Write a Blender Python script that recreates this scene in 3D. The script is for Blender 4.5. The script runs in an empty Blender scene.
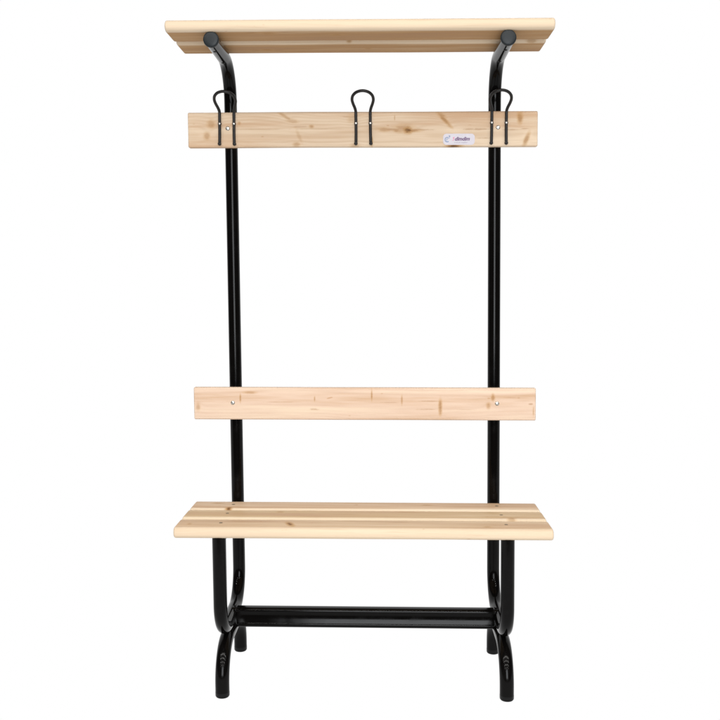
import bpy, bmesh, math, random
from mathutils import Vector, Matrix, noise
PI = math.pi
scene = bpy.context.scene
C = scene.collection
random.seed(7)

# ------------------------------------------------------------------ node helpers
class NT:
    def __init__(self, name):
        self.m = bpy.data.materials.new(name); self.m.use_nodes = True
        self.t = self.m.node_tree; self.n = self.t.nodes; self.l = self.t.links
        self.n.clear()
        self.out = self.n.new('ShaderNodeOutputMaterial')
    def put(self, sock, v):
        if hasattr(v, 'is_linked') or hasattr(v, 'links'): self.l.new(v, sock)
        else: sock.default_value = v
    def math(self, op, a, b=0.0, c=0.0, clamp=False):
        n = self.n.new('ShaderNodeMath'); n.operation = op; n.use_clamp = clamp
        for s, v in zip(n.inputs, (a, b, c)): self.put(s, v)
        return n.outputs[0]
    def add(self, a, b): return self.math('ADD', a, b)
    def sub(self, a, b): return self.math('SUBTRACT', a, b)
    def mul(self, a, b): return self.math('MULTIPLY', a, b)
    def vec(self, x, y, z):
        n = self.n.new('ShaderNodeCombineXYZ')
        for s, v in zip(n.inputs, (x, y, z)): self.put(s, v)
        return n.outputs[0]
    def noise(self, v, w, detail=2.0, rough=0.5):
        n = self.n.new('ShaderNodeTexNoise'); n.noise_dimensions = '4D'
        self.l.new(v, n.inputs['Vector']); n.inputs['W'].default_value = w
        n.inputs['Scale'].default_value = 1.0
        n.inputs['Detail'].default_value = detail; n.inputs['Roughness'].default_value = rough
        return n.outputs['Fac']
    def step(self, x, a, b, c=0.0, d=1.0):
        n = self.n.new('ShaderNodeMapRange'); n.interpolation_type = 'SMOOTHSTEP'
        self.put(n.inputs['Value'], x)
        for k, v in (('From Min', a), ('From Max', b), ('To Min', c), ('To Max', d)): n.inputs[k].default_value = v
        return n.outputs[0]
    def mix(self, f, a, b, mode='MIX'):
        n = self.n.new('ShaderNodeMix'); n.data_type = 'RGBA'; n.blend_type = mode
        self.put(n.inputs[0], f)
        for s, v in ((n.inputs[6], a), (n.inputs[7], b)):
            if isinstance(v, tuple): s.default_value = (*v, 1.0)
            else: self.l.new(v, s)
        return n.outputs[2]
    def xyz(self):
        tc = self.n.new('ShaderNodeTexCoord'); s = self.n.new('ShaderNodeSeparateXYZ')
        self.l.new(tc.outputs['Object'], s.inputs[0]); return s.outputs[0], s.outputs[1], s.outputs[2]
    def bsdf(self, col, rough, spec=0.5, metal=0.0, normal=None):
        b = self.n.new('ShaderNodeBsdfPrincipled')
        if isinstance(col, tuple): b.inputs['Base Color'].default_value = (*col, 1)
        else: self.l.new(col, b.inputs['Base Color'])
        self.put(b.inputs['Roughness'], rough)
        b.inputs['Specular IOR Level'].default_value = spec
        b.inputs['Metallic'].default_value = metal
        if normal is not None: self.l.new(normal, b.inputs['Normal'])
        self.l.new(b.outputs[0], self.out.inputs[0]); return b
    def bump(self, h, dist, strength=1.0):
        n = self.n.new('ShaderNodeBump'); n.inputs['Distance'].default_value = dist
        n.inputs['Strength'].default_value = strength
        self.l.new(h, n.inputs['Height']); return n.outputs[0]

def wood(name, axis, seed, knots=(), light=(0.66, 0.505, 0.36), late=(0.50, 0.325, 0.20), w0=0.0, t0=0.06, ring=0.0062, grain=0.42, lit_edge=None, lit_edge_col=(0.74, 0.63, 0.475), deep=1.0, spec=0.08):
    """Pine board, grain along local X. knots: (x, w, half length, half width, strength)."""
    N = NT(name); x, y, z = N.xyz()
    w, t = (z, y) if axis == 'Z' else (y, z)
    warp = N.sub(N.noise(N.vec(N.mul(x, 2.2), N.mul(w, 9), N.mul(t, 9)), seed, 2), 0.5)
    wob = N.sub(N.noise(N.vec(N.mul(x, 55), N.mul(w, 90), N.mul(t, 90)), seed + 3, 3, 0.65), 0.5)
    ragged = N.sub(N.noise(N.vec(N.mul(x, 45), N.mul(w, 420), N.mul(t, 420)), seed + 5, 2), 0.5)
    mask = 0.0; stain = 0.0; halo = 0.0
    for kn in knots:
        kx, kw, rx, rw, st = kn[:5]; st = st * (0.82 if st < 0.9 else 1.0); sl = kn[5] if len(kn) > 5 else 0.0       # sl: slant of the mark
        dw = N.sub(w, kw); dx = N.sub(x, kx)
        if sl: dx = N.add(dx, N.mul(dw, sl))
        a = N.mul(dx, 1 / rx); b = N.mul(dw, 1 / rw)
        e = N.add(N.mul(a, a), N.mul(b, b))
        e2 = N.add(N.add(e, N.mul(wob, 2.4)), N.mul(ragged, 1.0))
        mask = N.math('MAXIMUM', N.step(e2, 1.3, -0.1, 0, st), mask)
        if rw > 0.0038:
            stain = N.math('MAXIMUM', N.step(e2, 3.2, 0.3, 0, st), stain)
            big = min(rx, rw)
            if big > 0.005:
                halo = N.add(N.mul(N.math('EXPONENT', N.mul(e, -0.16)), 0.5 * big), halo)
    ww = N.add(N.add(w, -w0), N.mul(warp, 0.05))
    tt = N.add(t, t0)
    r = N.math('SQRT', N.add(N.mul(ww, ww), N.mul(tt, tt)))
    if halo != 0.0: r = N.add(r, halo)
    ph = N.add(N.mul(r, 2 * PI / ring), N.mul(warp, 5.0))
    s = N.add(N.mul(N.math('SINE', ph), 0.5), 0.5)
    s = N.math('POWER', s, 2.2)
    amt = N.noise(N.vec(N.mul(x, 1.3), N.mul(w, 22), N.mul(t, 22)), seed + 9, 3)
    late_f = N.mul(N.mul(s, grain), N.step(amt, 0.3, 0.72, 0.35, 1.25))
    col = N.mix(late_f, light, late)
    # broad tone: pinkish heart and pale sap
    tone = N.noise(N.vec(N.mul(x, 1.5), N.mul(w, 24), N.mul(t, 24)), seed + 21, 4, 0.62)
    col = N.mix(N.step(tone, 0.44, 0.68, 0, 0.92), col, (0.50 * deep, 0.325 * deep ** 1.3, 0.20 * deep ** 1.6))
    col = N.mix(N.step(tone, 0.50, 0.28, 0, 0.65 * deep ** 2), col, (0.73, 0.60, 0.45))
    if lit_edge is not None:                          # light on the front edge, painted in as a paler band
        col = N.mix(N.step(N.add(w, N.mul(warp, 0.012)), lit_edge + 0.006, lit_edge - 0.005, 0, 0.75), col, lit_edge_col)
    # resin streaks and fine fibre
    st = N.noise(N.vec(N.mul(x, 5), N.mul(w, 170), N.mul(t, 170)), seed + 33, 3, 0.6)
    col = N.mix(N.step(st, 0.54, 0.80, 0, 0.42), col, (0.42, 0.27, 0.16))
    fib = N.noise(N.vec(N.mul(x, 22), N.mul(w, 900), N.mul(t, 900)), seed + 41, 2)
    col = N.mix(N.step(fib, 0.3, 0.7, 0.0, 0.10), col, (0.52, 0.35, 0.22))
    fleck = N.noise(N.vec(N.mul(x, 34), N.mul(w, 75), N.mul(t, 75)), seed + 55, 1)
    col = N.mix(N.step(fleck, 0.73, 0.80, 0, 0.5), col, (0.40, 0.21, 0.09))
    if knots:
        if stain != 0.0: col = N.mix(N.mul(stain, 0.7), col, (0.45, 0.25, 0.085))
        col = N.mix(N.mul(mask, 0.8), col, (0.27, 0.125, 0.038))
        core = N.step(N.add(mask, N.mul(wob, 0.6)), 0.66, 1.0, 0, 0.7)
        col = N.mix(core, col, (0.085, 0.036, 0.014))
    rough = N.step(fib, 0.2, 0.8, 0.42, 0.60)
    nrm = N.bump(N.add(N.mul(fib, 0.6), N.mul(s, -0.35)), 0.00035, 0.55)
    N.bsdf(col, rough, spec, normal=nrm)
    return N.m

def paint(name, col, rough, spec, peel=0.00008, ripple=0.0):
    N = NT(name); x, y, z = N.xyz()
    o = N.noise(N.vec(N.mul(x, 190), N.mul(y, 190), N.mul(z, 190)), 1.0, 2)
    dust = N.noise(N.vec(N.mul(x, 12), N.mul(y, 12), N.mul(z, 12)), 4.0, 5, 0.65)
    c = N.mix(N.step(dust, 0.5, 0.8, 0, 0.5), col, tuple(min(1, v * 2.2 + 0.004) for v in col))
    h = N.mul(o, peel)
    if ripple: h = N.add(h, N.mul(N.noise(N.vec(N.mul(x, 16), N.mul(y, 16), N.mul(z, 16)), 8.0, 0), ripple))
    N.bsdf(c, N.step(dust, 0.35, 0.8, rough, rough + 0.14), spec, normal=N.bump(h, 1.0, 0.6))
    return N.m

def metal(name, col, rough):
    N = NT(name); x, y, z = N.xyz()
    d = N.noise(N.vec(N.mul(x, 400), N.mul(y, 400), N.mul(z, 400)), 2.0, 3)
    N.bsdf(N.mix(N.step(d, 0.4, 0.8, 0, 0.4), col, tuple(v * 0.55 for v in col)), N.step(d, 0.2, 0.8, rough, rough + 0.15), 0.5, 1.0)
    return N.m

M_tube = paint('black_gloss_enamel', (0.0022, 0.0019, 0.0018), 0.085, 0.105, 0.000002, 0.00016)
M_rod = paint('black_satin_enamel', (0.010, 0.009, 0.009), 0.38, 0.30)
M_cap = paint('grey_plastic_cap', (0.011, 0.0145, 0.017), 0.42, 0.25)
M_rubber = paint('black_rubber', (0.004, 0.004, 0.004), 0.22, 0.16)
M_bolt = metal('zinc_plated_steel', (0.50, 0.49, 0.46), 0.30)
M_screw = metal('dull_steel', (0.30, 0.25, 0.18), 0.5)

# ------------------------------------------------------------------ mesh helpers
LEAN = -0.0082         # the frame stands a little racked, towards -X with height
def link(name, bm, mats, parent=None, origin=(0, 0, 0), smooth=True):
    o3 = Vector(origin); o3.x += LEAN * o3.z
    for v in bm.verts: v.co.x += LEAN * v.co.z
    bmesh.ops.translate(bm, verts=bm.verts, vec=-o3)
    bmesh.ops.recalc_face_normals(bm, faces=bm.faces)
    me = bpy.data.meshes.new(name); bm.to_mesh(me); bm.free()
    for m in (mats if isinstance(mats, (list, tuple)) else [mats]): me.materials.append(m)
    if smooth:
        me.polygons.foreach_set('use_smooth', [True] * len(me.polygons))
        try: me.set_sharp_from_angle(angle=math.radians(42))
        except Exception: pass
    ob = bpy.data.objects.new(name, me); C.objects.link(ob)
    ob.location = o3
    if parent is not None:
        ob.parent = parent
        p = parent; off = Vector((0, 0, 0))
        while p is not None: off += p.location; p = p.parent
        ob.location = o3 - off
    return ob

def fillet(pts, rads, seg=14):
    """polyline with rounded corners"""
    P = [Vector(p) for p in pts]; out = [P[0]]
    for i in range(1, len(P) - 1):
        r = rads[i - 1]
        a = (P[i - 1] - P[i]).normalized(); b = (P[i + 1] - P[i]).normalized()
        ang = a.angle(b)
        if r <= 0 or ang > PI - 1e-3: out.append(P[i]); continue
        d = r / math.tan(ang / 2); c = P[i] + (a + b).normalized() * (r / math.sin(ang / 2))
        s = P[i] + a * d - c; e = P[i] + b * d - c
        tot = s.angle(e); ax = s.cross(e).normalized()
        for k in range(seg + 1): out.append(c + Matrix.Rotation(tot * k / seg, 3, ax) @ s)
    out.append(P[-1]); return out

def sweep(bm, path, R, n=28, caps=True, ref=Vector((1, 0, 0)), radii=None, dome=0.0):
    P = [Vector(p) for p in path]; rings = []; u = None
    for i, p in enumerate(P):
        t = ((P[min(i + 1, len(P) - 1)] - P[max(i - 1, 0)])).normalized()
        if u is None: u = (ref - t * ref.dot(t)).normalized()
        else: u = (u - t * u.dot(t)).normalized()
        v = t.cross(u); r = radii[i] if radii else R
        rings.append([bm.verts.new(p + u * (r * math.cos(2 * PI * k / n)) + v * (r * math.sin(2 * PI * k / n))) for k in range(n)])
    for a, b in zip(rings, rings[1:]):
        for k in range(n): bm.faces.new((a[k], a[(k + 1) % n], b[(k + 1) % n], b[k]))
    if caps:
        bm.faces.new(rings[0][::-1]); bm.faces.new(rings[-1])

def lathe(bm, prof, base, axis, n=24):
    """prof: (radius, height) pairs along axis from base"""
    ax = Vector(axis).normalized(); u = ax.orthogonal().normalized(); v = ax.cross(u); base = Vector(base)
    rings = []
    for (r, h) in prof:
        if r < 1e-7: rings.append([bm.verts.new(base + ax * h)])
        else: rings.append([bm.verts.new(base + ax * h + u * (r * math.cos(2 * PI * k / n)) + v * (r * math.sin(2 * PI * k / n))) for k in range(n)])
    for a, b in zip(rings, rings[1:]):
        for k in range(n):
            k2 = (k + 1) % n
            if len(a) == 1: bm.faces.new((a[0], b[k], b[k2]))
            elif len(b) == 1: bm.faces.new((a[k], a[k2], b[0]))
            else: bm.faces.new((a[k], a[k2], b[k2], b[k]))
    for rg in (rings[0], rings[-1]):
        if len(rg) > 1: bm.faces.new(rg)

def board(cx, cy, cz, L, Y, Z, r_long, r_end, seed):
    """rounded plank: cross-section with rounded long edges swept along X, ends eased"""
    bm = bmesh.new(); nseg = 6; hy, hz = Y / 2, Z / 2
    def section(inset):
        r = max(r_long - inset * 0.35, 0.0012); a, b = hy - inset, hz - inset; pts = []
        for (sy, sz, a0) in ((1, 1, 0), (-1, 1, 90), (-1, -1, 180), (1, -1, 270)):
            for k in range(nseg + 1):
                th = math.radians(a0 + 90 * k / nseg)
                pts.append((sy * (a - r) + r * math.cos(th), sz * (b - r) + r * math.sin(th)))
        return pts
    xs = []
    for k in range(6):                       # eased left end
        th = PI / 2 * k / 5; xs.append((-L / 2 + r_end * (1 - math.sin(th)), r_end * (1 - math.cos(th))))
    xs = xs[::-1]; xs = [(x, i) for x, i in xs]
    left = [(-L / 2 + r_end * (1 - math.cos(PI / 2 * k / 5)), r_end * (1 - math.sin(PI / 2 * k / 5))) for k in range(6)]
    mid = [(-L / 2 + L * k / 40, 0.0) for k in range(1, 40)]
    right = [(-x, i) for x, i in left[::-1]]
    rings = []
    for x, ins in left + mid + right:
        j = 0.0007
        dy = j * noise.noise(Vector((x * 3.1, seed, 0))); dz = j * noise.noise(Vector((x * 3.1, seed, 5)))
        rings.append([bm.verts.new((cx + x, cy + dy + p, cz + dz + q)) for p, q in section(ins)])
    n = len(rings[0])
    for a, b in zip(rings, rings[1:]):
        for k in range(n): bm.faces.new((a[k], a[(k + 1) % n], b[(k + 1) % n], b[k]))
    bm.faces.new(rings[0]); bm.faces.new(rings[-1])
    return bm

# ------------------------------------------------------------------ the bench
SP = 0.3822            # half distance between the side frames
R = 0.0183             # tube radius
Z_ARM, Y_ARM = 1.7385, -0.2965
Y_LEG = -0.3291
Z_U, Z_ARCH = 0.1690, 0.1320
SEAT_TOP, SEAT_T = 0.4700, 0.0300
Z_SUP = SEAT_TOP - SEAT_T - R

root = bpy.data.objects.new('locker_room_bench', None); C.objects.link(root)
root['label'] = 'pine changing room bench with backrest, hook board and top shelf on black tubular steel frame'
root['category'] = 'bench'

def dome_head(r, h): return [(r, 0), (r, h * 0.25), (r * 0.9, h * 0.62), (r * 0.62, h * 0.9), (r * 0.25, h), (0, h)]

for s in (-1, 1):
    X = s * SP
    pts = [(X, Y_ARM, Z_ARM), (X, 0, Z_ARM), (X, 0, Z_U), (X, Y_LEG, Z_U), (X, Y_LEG, SEAT_TOP - SEAT_T - 0.0005)]
    bm = bmesh.new(); sweep(bm, fillet(pts, (0.105, 0.095, 0.085), 18), R, 32)
    bmesh.ops.create_cube(bm, size=1.0, matrix=Matrix.Translation((X, -0.165, SEAT_TOP - SEAT_T - 0.0045)) @ Matrix.Diagonal((0.034, 0.30, 0.0075, 1)))   # flat strap under the slats
    fr = link('side_frame', bm, M_tube, root, (X, 0, 0.9))
    bm = bmesh.new()                                                     # plastic plug closing the arm
    lathe(bm, [(0.0155, -0.012), (0.0155, 0), (0.0204, 0.0), (0.0206, 0.002), (0.0203, 0.0055), (0.019, 0.0075), (0.0165, 0.0085), (0.009, 0.0092), (0, 0.0094)], (X, Y_ARM + 0.0005, Z_ARM), (0, -1, 0), 32)
    link('end_cap', bm, M_cap, fr, (X, Y_ARM, Z_ARM))
    for yy in (-0.245, -0.118):                                          # screws up through the arm into the shelf
        bm = bmesh.new(); lathe(bm, dome_head(0.0048, 0.0022), (X, yy, Z_ARM - R + 0.0006), (0, 0, -1), 16)
        link('screw', bm, M_rubber, fr, (X, yy, Z_ARM - R))
    # foot arch welded under the frame
    fp = [(X, -0.3237, 0.004), (X, -0.3237, Z_ARCH), (X, 0.0, Z_ARCH), (X, 0.0, 0.004)]
    bm = bmesh.new(); sweep(bm, fillet(fp, (0.098, 0.098), 20), 0.0191, 32)
    ft = link('foot', bm, M_tube, root, (X, -0.166, Z_ARCH))
    for yy in (-0.3237, 0.0):
        bm = bmesh.new()
        lathe(bm, [(0, 0), (0.0150, 0), (0.0172, 0.0010), (0.0190, 0.0040), (0.01925, 0.007), (0.01925, 0.0145), (R - 0.001, 0.0150)], (X, yy, 0), (0, 0, 1), 32)
        link('foot_cap', bm, M_rubber, ft, (X, yy, 0))

# flat oval crossbar between the frames
bm = bmesh.new(); hy, hz = 0.0160, 0.0285; sec = []
for cy_, cz_, rad, a0, a1 in ((hy - 0.010, hz - 0.010, 0.010, 0, 90), (-hy + 0.010, hz - 0.010, 0.010, 90, 180),
                              (-hy + 0.0065, -0.0195, 0.0083, 134, 270), (hy - 0.0065, -0.0195, 0.0083, 270, 406)):   # rolled lip along the lower edge, added to catch a highlight line
    for k in range(11):
        th = math.radians(a0 + (a1 - a0) * k / 10); sec.append((cy_ + rad * math.cos(th), cz_ + rad * math.sin(th)))
YB, ZB = -0.150, 0.161
rings = [[bm.verts.new((xx, YB + p, ZB + q)) for p, q in sec] for xx in (-SP + 0.003, -0.1, 0.1, SP - 0.003)]
for a, b in zip(rings, rings[1:]):
    for k in range(len(sec)): bm.faces.new((a[k], a[(k + 1) % len(sec)], b[(k + 1) % len(sec)], b[k]))
bm.faces.new(rings[0]); bm.faces.new(rings[-1])
for sx in (-1, 1):                                                       # weld beads at both ends
    bead = []
    for k, (off, gr) in enumerate(((0.0006, 0.0), (0.0012, 0.0024), (0.0032, 0.0026), (0.0050, 0.0004))):
        row = []
        for p, q in sec:
            g = 1 + gr * (0.7 + 0.6 * noise.noise(Vector((p * 260, q * 260, sx * 3.0)))) / 0.02
            row.append(bm.verts.new((sx * (SP - R * 0.62 - off), YB + p * g, ZB + q * (1 + (g - 1) * 0.7))))
        bead.append(row)
    for a, b in zip(bead, bead[1:]):
        for k in range(len(sec)): bm.faces.new((a[k], a[(k + 1) % len(sec)], b[(k + 1) % len(sec)], b[k]))
link('crossbar', bm, M_tube, root, (0, YB, ZB))

# ---- seat: three slats
D_SEAT = 0.0990; y0 = -0.351
seat_knots = [
    [(-0.195, -0.006, 0.0085, 0.019, 0.98, 0.35), (0.10, 0.02, 0.03, 0.003, 0.3), (0.33, -0.02, 0.012, 0.006, 0.4), (-0.465, -0.008, 0.006, 0.010, 0.35)],
    [(0.405, -0.040, 0.010, 0.013, 0.6), (-0.235, 0.022, 0.010, 0.008, 0.45), (-0.05, 0.0, 0.04, 0.003, 0.35), (0.12, 0.03, 0.03, 0.004, 0.3)],
    [(-0.388, -0.041, 0.008, 0.012, 0.95), (-0.43, 0.02, 0.016, 0.008, 0.4), (0.18, 0.01, 0.014, 0.006, 0.4)],
]
for i in range(3):
    cy = y0 + D_SEAT / 2 + i * (D_SEAT + 0.0075)
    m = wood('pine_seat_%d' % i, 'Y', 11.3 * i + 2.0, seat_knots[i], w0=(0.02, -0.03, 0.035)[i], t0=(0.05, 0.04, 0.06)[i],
             light=[(0.60, 0.44, 0.285), (0.55, 0.395, 0.225), (0.585, 0.415, 0.275)][i], late=(0.42, 0.26, 0.14), deep=0.93, lit_edge=-D_SEAT / 2 + 0.012, lit_edge_col=[(0.665, 0.545, 0.405), (0.74, 0.63, 0.475), (0.74, 0.63, 0.475)][i])  # front edges painted paler, as if light fell on them
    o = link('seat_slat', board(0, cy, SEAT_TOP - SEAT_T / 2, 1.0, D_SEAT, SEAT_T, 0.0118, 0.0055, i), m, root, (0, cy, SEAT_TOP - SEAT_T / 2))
    for s in (-1, 1):
        bm = bmesh.new(); lathe(bm, [(0.0047, -0.001), (0.0047, 0.0004), (0.0038, 0.0009), (0.0021, 0.0008), (0.0018, 0.0001), (0, 0.0001)], (s * SP, cy + 0.004, SEAT_TOP), (0, 0, 1), 18)
        link('screw', bm, M_screw, o, (s * SP, cy + 0.004, SEAT_TOP))

# ---- top shelf: two slats resting on the arms
D_SH, T_SH = 0.1170, 0.0300; zs = Z_ARM + R
shelf_knots = [[(-0.06, -0.012, 0.012, 0.007, 0.3), (-0.235, -0.03, 0.018, 0.014, 0.3), (0.30, 0.03, 0.02, 0.006, 0.3)],
               [(-0.03, -0.058, 0.006, 0.006, 0.7), (0.02, 0.0, 0.010, 0.008, 0.5), (-0.26, 0.01, 0.016, 0.010, 0.45), (0.46, -0.055, 0.012, 0.008, 0.5)]]
for i in range(2):
    cy = -0.3135 + D_SH / 2 + i * (D_SH + 0.0170)
    m = wood('pine_shelf_%d' % i, 'Y', 7.7 * i + 50.0, shelf_knots[i], w0=(-0.03, 0.02)[i], t0=0.05, light=(0.415, 0.245, 0.112), late=(0.29, 0.152, 0.062), deep=0.72, spec=0.01, lit_edge_col=(0.74, 0.625, 0.475), lit_edge=-D_SH / 2 + 0.0135)  # front edge painted pale as if lit, over a darker base
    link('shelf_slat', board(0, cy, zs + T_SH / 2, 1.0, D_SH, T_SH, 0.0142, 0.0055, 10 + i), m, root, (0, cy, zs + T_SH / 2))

# ---- hook board and backrest
T_B = 0.0240; yb = -R - T_B / 2 + 0.0003; YF = yb - T_B / 2
hook_knots = [(-0.432, 0.016, 0.011, 0.011, 0.55), (-0.446, -0.017, 0.008, 0.009, 0.5), (-0.352, 0.018, 0.004, 0.0045, 0.6), (-0.222, 0.038, 0.007, 0.012, 0.5, 1.4), (-0.20, 0.024, 0.014, 0.006, 0.35, 0.8), (-0.145, 0.008, 0.006, 0.0042, 0.7), (-0.175, 0.008, 0.035, 0.0022, 0.5), (-0.187, -0.042, 0.010, 0.006, 0.5), (-0.18, -0.02, 0.005, 0.018, 0.25, 0.4), (-0.03, 0.03, 0.010, 0.010, 0.35), (-0.045, 0.036, 0.020, 0.003, 0.3),
              (0.130, -0.003, 0.012, 0.0085, 1.0), (0.120, 0.001, 0.026, 0.010, 0.55), (0.145, -0.004, 0.020, 0.0042, 0.8), (0.098, -0.003, 0.007, 0.005, 0.6), (0.062, -0.001, 0.016, 0.0055, 0.6), (0.085, -0.001, 0.05, 0.0035, 0.6), (0.16, -0.002, 0.05, 0.003, 0.5), (0.045, 0.0, 0.03, 0.004, 0.35),
              (0.028, -0.035, 0.003, 0.012, 0.8), (0.236, 0.024, 0.0065, 0.017, 0.85, 0.9), (0.226, 0.038, 0.009, 0.008, 0.6, 0.9), (0.325, -0.001, 0.045, 0.003, 0.7), (0.425, -0.003, 0.03, 0.002, 0.6),
              (0.449, 0.031, 0.007, 0.015, 0.85), (0.468, -0.030, 0.006, 0.018, 0.75, -0.35), (0.463, 0.000, 0.014, 0.002, 0.6), (0.345, -0.026, 0.025, 0.0014, 0.7), (0.262, -0.048, 0.020, 0.006, 0.95),
              (-0.02, -0.046, 0.012, 0.006, 0.4), (0.093, 0.032, 0.0016, 0.006, 0.5), (-0.30, 0.001, 0.08, 0.0018, 0.4), (-0.12, 0.001, 0.09, 0.0014, 0.4)]
zh = 1.5508
m = wood('pine_hook_board', 'Z', 80.0, hook_knots, w0=-0.012, t0=0.05, light=(0.63, 0.495, 0.36), late=(0.47, 0.33, 0.21), grain=0.40)
hb = link('hook_board', board(0, yb, zh, 1.0, T_B, 0.0990, 0.0042, 0.0035, 21), m, root, (0, yb, zh))
rest_knots = [(-0.363, 0.016, 0.0022, 0.011, 0.75), (-0.335, 0.033, 0.016, 0.004, 0.55), (-0.488, -0.01, 0.006, 0.010, 0.45), (-0.145, -0.016, 0.014, 0.0035, 0.7), (-0.145, 0.014, 0.0018, 0.007, 0.6), (-0.25, 0.005, 0.05, 0.0018, 0.35),
              (0.022, 0.027, 0.0022, 0.014, 0.75), (0.110, 0.012, 0.0024, 0.012, 0.6), (0.075, 0.005, 0.03, 0.0016, 0.5), (0.222, -0.008, 0.0048, 0.020, 0.85), (0.19, 0.009, 0.035, 0.0018, 0.6), (0.18, -0.015, 0.03, 0.002, 0.5), (0.30, -0.016, 0.03, 0.0014, 0.35),
              (0.375, 0.020, 0.005, 0.009, 0.75), (0.362, -0.004, 0.0055, 0.008, 0.65), (0.485, 0.001, 0.008, 0.003, 0.7), (0.493, -0.02, 0.002, 0.012, 0.5), (0.44, 0.02, 0.04, 0.002, 0.3)]
zr = 0.7605
m = wood('pine_backrest', 'Z', 131.0, rest_knots, w0=0.01, t0=0.06, light=(0.645, 0.485, 0.375), late=(0.50, 0.345, 0.245), grain=0.38)
br = link('backrest', board(0, yb, zr, 1.0, T_B, 0.0950, 0.0052, 0.0035, 33), m, root, (0, yb, zr))
for par, zz in ((hb, 1.5545), (br, 0.7630)):
    for s in (-1, 1):
        bm = bmesh.new(); lathe(bm, dome_head(0.0062, 0.0026), (s * SP + (-0.003 if s < 0 else 0.005), YF + 0.0004, zz), (0, -1, 0), 22)
        link('bolt', bm, M_bolt, par, (s * SP, YF, zz))

# ---- three bent-rod coat hooks
def hook_bm(x):
    RR = 0.0042; yl = YF - RR * 0.9
    half = [(0.0212, yl, 1.5080), (0.0206, yl, 1.54), (0.0206, yl, 1.585), (0.0208, yl - 0.001, 1.600), (0.0232, yl - 0.008, 1.6090), (0.0276, yl - 0.019, 1.6185),
            (0.0300, yl - 0.030, 1.6275), (0.0275, yl - 0.041, 1.6360), (0.0195, yl - 0.049, 1.6428), (0.0095, yl - 0.053, 1.6462)]
    ctrl = [(x + a, b, c) for a, b, c in half] + [(x, yl - 0.054, 1.6472)] + [(x - a, b, c) for a, b, c in half[::-1]]
    P = [Vector(p) for p in ctrl]; path = []
    for i in range(len(P) - 1):                                     # Catmull-Rom
        a, b, c, d = P[max(i - 1, 0)], P[i], P[i + 1], P[min(i + 2, len(P) - 1)]
        for k in range(6):
            t = k / 6
            path.append(0.5 * ((2 * b) + (c - a) * t + (2 * a - 5 * b + 4 * c - d) * t * t + (3 * b - a - 3 * c + d) * t ** 3))
    path.append(P[-1])
    bm = bmesh.new(); sweep(bm, path, RR, 14, True, Vector((0, 1, 0)))
    for sx in (-1, 1):                                              # flattened eyelet and the bent lower tip
        lathe(bm, [(0.0050, -0.0004), (0.0052, 0.002), (0.0049, 0.0055), (0.0046, 0.0072), (0, 0.0074)], (x + sx * 0.0206, YF, 1.5668), (0, -1, 0), 18)
        lathe(bm, [(0.0050, -0.0004), (0.0052, 0.004), (0.0044, 0.0078), (0.0020, 0.0092), (0, 0.0094)], (x + sx * 0.0214, YF, 1.5105), (0, -1, 0), 16)
    return bm
for x in (-0.3870, 0.0035, 0.3895):
    h = link('coat_hook', hook_bm(x), M_rod, root, (x, YF, 1.55)); h.rotation_euler.y = {-0.3870: 0.012, 0.0035: -0.004, 0.3895: 0.009}[x]
    for sx in (-1, 1):
        bm = bmesh.new(); lathe(bm, dome_head(0.0034, 0.0015), (x + sx * 0.0206, YF - 0.0070, 1.5668), (0, -1, 0), 16)
        link('screw', bm, M_bolt, h, (x + sx * 0.0206, YF - 0.007, 1.5668))

# ---- maker's sticker on the hook board: one mesh, printed in several inks
def ink(name, col): return paint(name, col, 0.35, 0.4, 0.00002)
mats = [ink('sticker_white', (0.52, 0.49, 0.54)), ink('sticker_purple', (0.085, 0.012, 0.11)), ink('sticker_blue', (0.15, 0.22, 0.36)), ink('sticker_pink', (0.62, 0.16, 0.30)), ink('sticker_grey', (0.27, 0.24, 0.32))]
SX, SZ, SW, SH = 0.2760, 1.5215, 0.0450, 0.0158
bm = bmesh.new()
def plate(outline, lo, hi, mi):
    a = [bm.verts.new((SX + px, YF - lo, SZ + pz)) for px, pz in outline]
    b = [bm.verts.new((SX + px, YF - hi, SZ + pz)) for px, pz in outline]
    fs = [bm.faces.new(b), bm.faces.new(a[::-1])]
    for k in range(len(a)): fs.append(bm.faces.new((a[k], a[(k + 1) % len(a)], b[(k + 1) % len(b)], b[k])))
    for f in fs: f.material_index = mi
rc = 0.0098; ol = []
for (sx, sz, a0) in ((1, 1, 0), (-1, 1, 90), (-1, -1, 180), (1, -1, 270)):
    for k in range(9):
        th = math.radians(a0 + 90 * k / 8); ol.append((sx * (SW - rc) + rc * math.cos(th), sz * (SH - rc) + rc * math.sin(th)))
plate(ol, -0.0003, 0.0006, 0)
def stroke(pts, w, mi):
    for (ax, az), (bx_, bz) in zip(pts, pts[1:]):
        d = Vector((bx_ - ax, bz - az)); d.normalize(); n = Vector((-d.y, d.x)) * w / 2; e = d * w * 0.3
        plate([(ax - e.x + n.x, az - e.y + n.y), (ax - e.x - n.x, az - e.y - n.y), (bx_ + e.x - n.x, bz + e.y - n.y), (bx_ + e.x + n.x, bz + e.y + n.y)], 0.0004, 0.00085 + 0.00001 * random.random(), mi)
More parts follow.
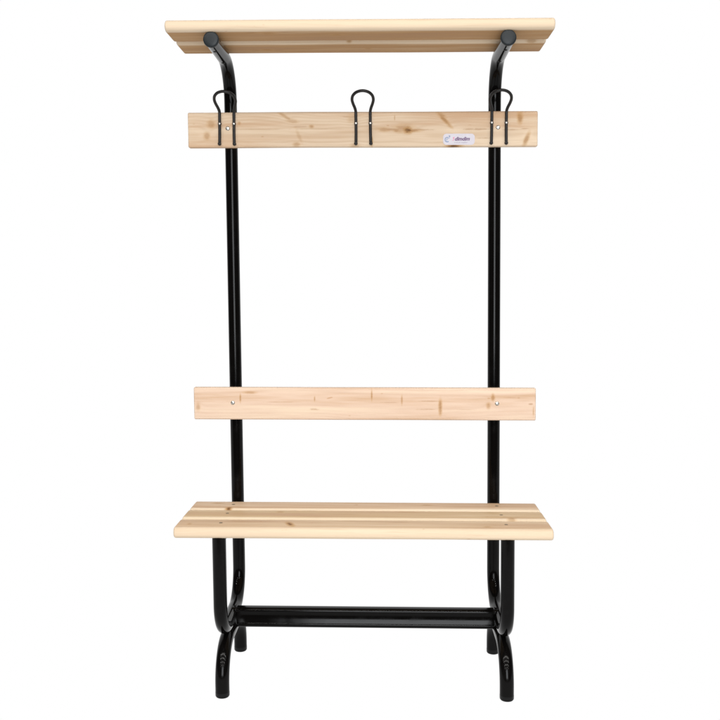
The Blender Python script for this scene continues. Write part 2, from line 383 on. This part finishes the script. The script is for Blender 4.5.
# emblem: open ring of a running figure with its head
stroke([(-0.0335 + 0.0058 * math.cos(a), -0.0010 + 0.0066 * math.sin(a)) for a in [math.radians(60 + 18 * k) for k in range(15)]], 0.0022, 2)
stroke([(-0.0335 + 0.0020 * math.cos(a), -0.0015 + 0.0030 * math.sin(a)) for a in [math.radians(30 + 30 * k) for k in range(9)]], 0.0014, 2)
plate([(-0.0268 + 0.0022 * math.cos(2 * PI * k / 14), 0.0085 + 0.0022 * math.sin(2 * PI * k / 14)) for k in range(14)], 0.0004, 0.0009, 2)
stroke([(-0.0300, 0.0020), (-0.0262, 0.0048)], 0.0013, 2)
# script word in two inks
def word(txt, x, z, size, mi, shear=0.35, bold=0.0):
    cu = bpy.data.curves.new('lettering', 'FONT'); cu.body = txt; cu.size = size; cu.shear = shear; cu.offset = bold
    cu.align_x = 'LEFT'; ob = bpy.data.objects.new('lettering', cu); C.objects.link(ob)
    me = bpy.data.meshes.new_from_object(ob); bpy.data.objects.remove(ob); bpy.data.curves.remove(cu)
    vs = [bm.verts.new((SX + x + v.co.x, YF - 0.00092, SZ + z + v.co.y)) for v in me.vertices]
    xe = max(v.co.x for v in me.vertices)
    for p in me.polygons:
        try: f = bm.faces.new([vs[i] for i in p.vertices]); f.material_index = mi
        except ValueError: pass
    bpy.data.meshes.remove(me); return xe
stroke([(-0.0170, 0.0030), (-0.0135, 0.0064), (-0.0148, 0.0008), (-0.0172, -0.0040)], 0.0016, 3)
word('dimdim', -0.0125, -0.0035, 0.0142, 1, 0.32, 0.0005)
word('arredi per spogliatoi', -0.0135, -0.0105, 0.0046, 4, 0.0)
bmesh.ops.recalc_face_normals(bm, faces=bm.faces)
link('sticker', bm, mats, hb, (SX, YF, SZ), smooth=False)

# ------------------------------------------------------------------ white floor and backdrop sweep, made to glow
N = NT('glowing_backdrop'); e = N.n.new('ShaderNodeEmission'); e.inputs[0].default_value = (1, 1, 1, 1); e.inputs[1].default_value = 1.0  # emission keeps it pure white without shadows and lights the undersides
N.l.new(e.outputs[0], N.out.inputs[0])
bm = bmesh.new(); prof = fillet([(0, -1.7, 0), (0, 2.4, 0), (0, 2.4, 5.5)], (1.0,), 24)
a = [bm.verts.new((-7, p.y, p.z)) for p in prof]; b = [bm.verts.new((7, p.y, p.z)) for p in prof]
for k in range(len(a) - 1): bm.faces.new((a[k], b[k], b[k + 1], a[k + 1]))
bd = link('ground', bm, N.m); bd['kind'] = 'structure'

# ------------------------------------------------------------------ room light and added front fill
w = bpy.data.worlds.new('World'); scene.world = w; w.use_nodes = True
bg = w.node_tree.nodes['Background']; bg.inputs[0].default_value = (1.0, 0.96, 0.92, 1); bg.inputs[1].default_value = 0.09
def lamp(name, loc, target, sx, sy, power, col):
    L = bpy.data.lights.new(name, 'AREA'); L.shape = 'RECTANGLE'; L.size = sx; L.size_y = sy; L.energy = power; L.color = col
    o = bpy.data.objects.new(name, L); C.objects.link(o); o.location = loc
    o.rotation_euler = (Vector(target) - Vector(loc)).to_track_quat('-Z', 'Y').to_euler(); return o
for i, yy in enumerate((-1.9, -2.8, -3.9, -5.2)):
    lamp('ceiling_lamp', (0.1, yy, 3.3), (0.1, yy, 0), 7.0, 0.05, 80, (1.0, 0.97, 0.93))
lamp('front_fill', (0.45, -4.5, 1.45), (0, 0, 1.1), 2.0, 1.8, 132, (0.94, 0.97, 1.0))  # unseen light added in front to brighten slat edges and streak the posts

# ------------------------------------------------------------------ camera
cam = bpy.data.cameras.new('camera'); co = bpy.data.objects.new('camera', cam); C.objects.link(co)
cam.sensor_width = 36; cam.sensor_fit = 'HORIZONTAL'; cam.lens = 946.27 / 720 * 36; cam.clip_end = 100; cam.clip_start = 0.05
mr = Matrix.Rotation(0.0252, 4, 'Z') @ Matrix.Rotation(PI / 2 - 0.0796, 4, 'X') @ Matrix.Rotation(0.0002, 4, 'Z')
co.matrix_world = Matrix.Translation((0.0508, -2.788, 1.1086)) @ mr
scene.camera = co
scene.view_settings.view_transform = 'Standard'; scene.view_settings.look = 'None'
scene.view_settings.exposure = 0; scene.view_settings.gamma = 1
scene.render.engine = 'CYCLES'
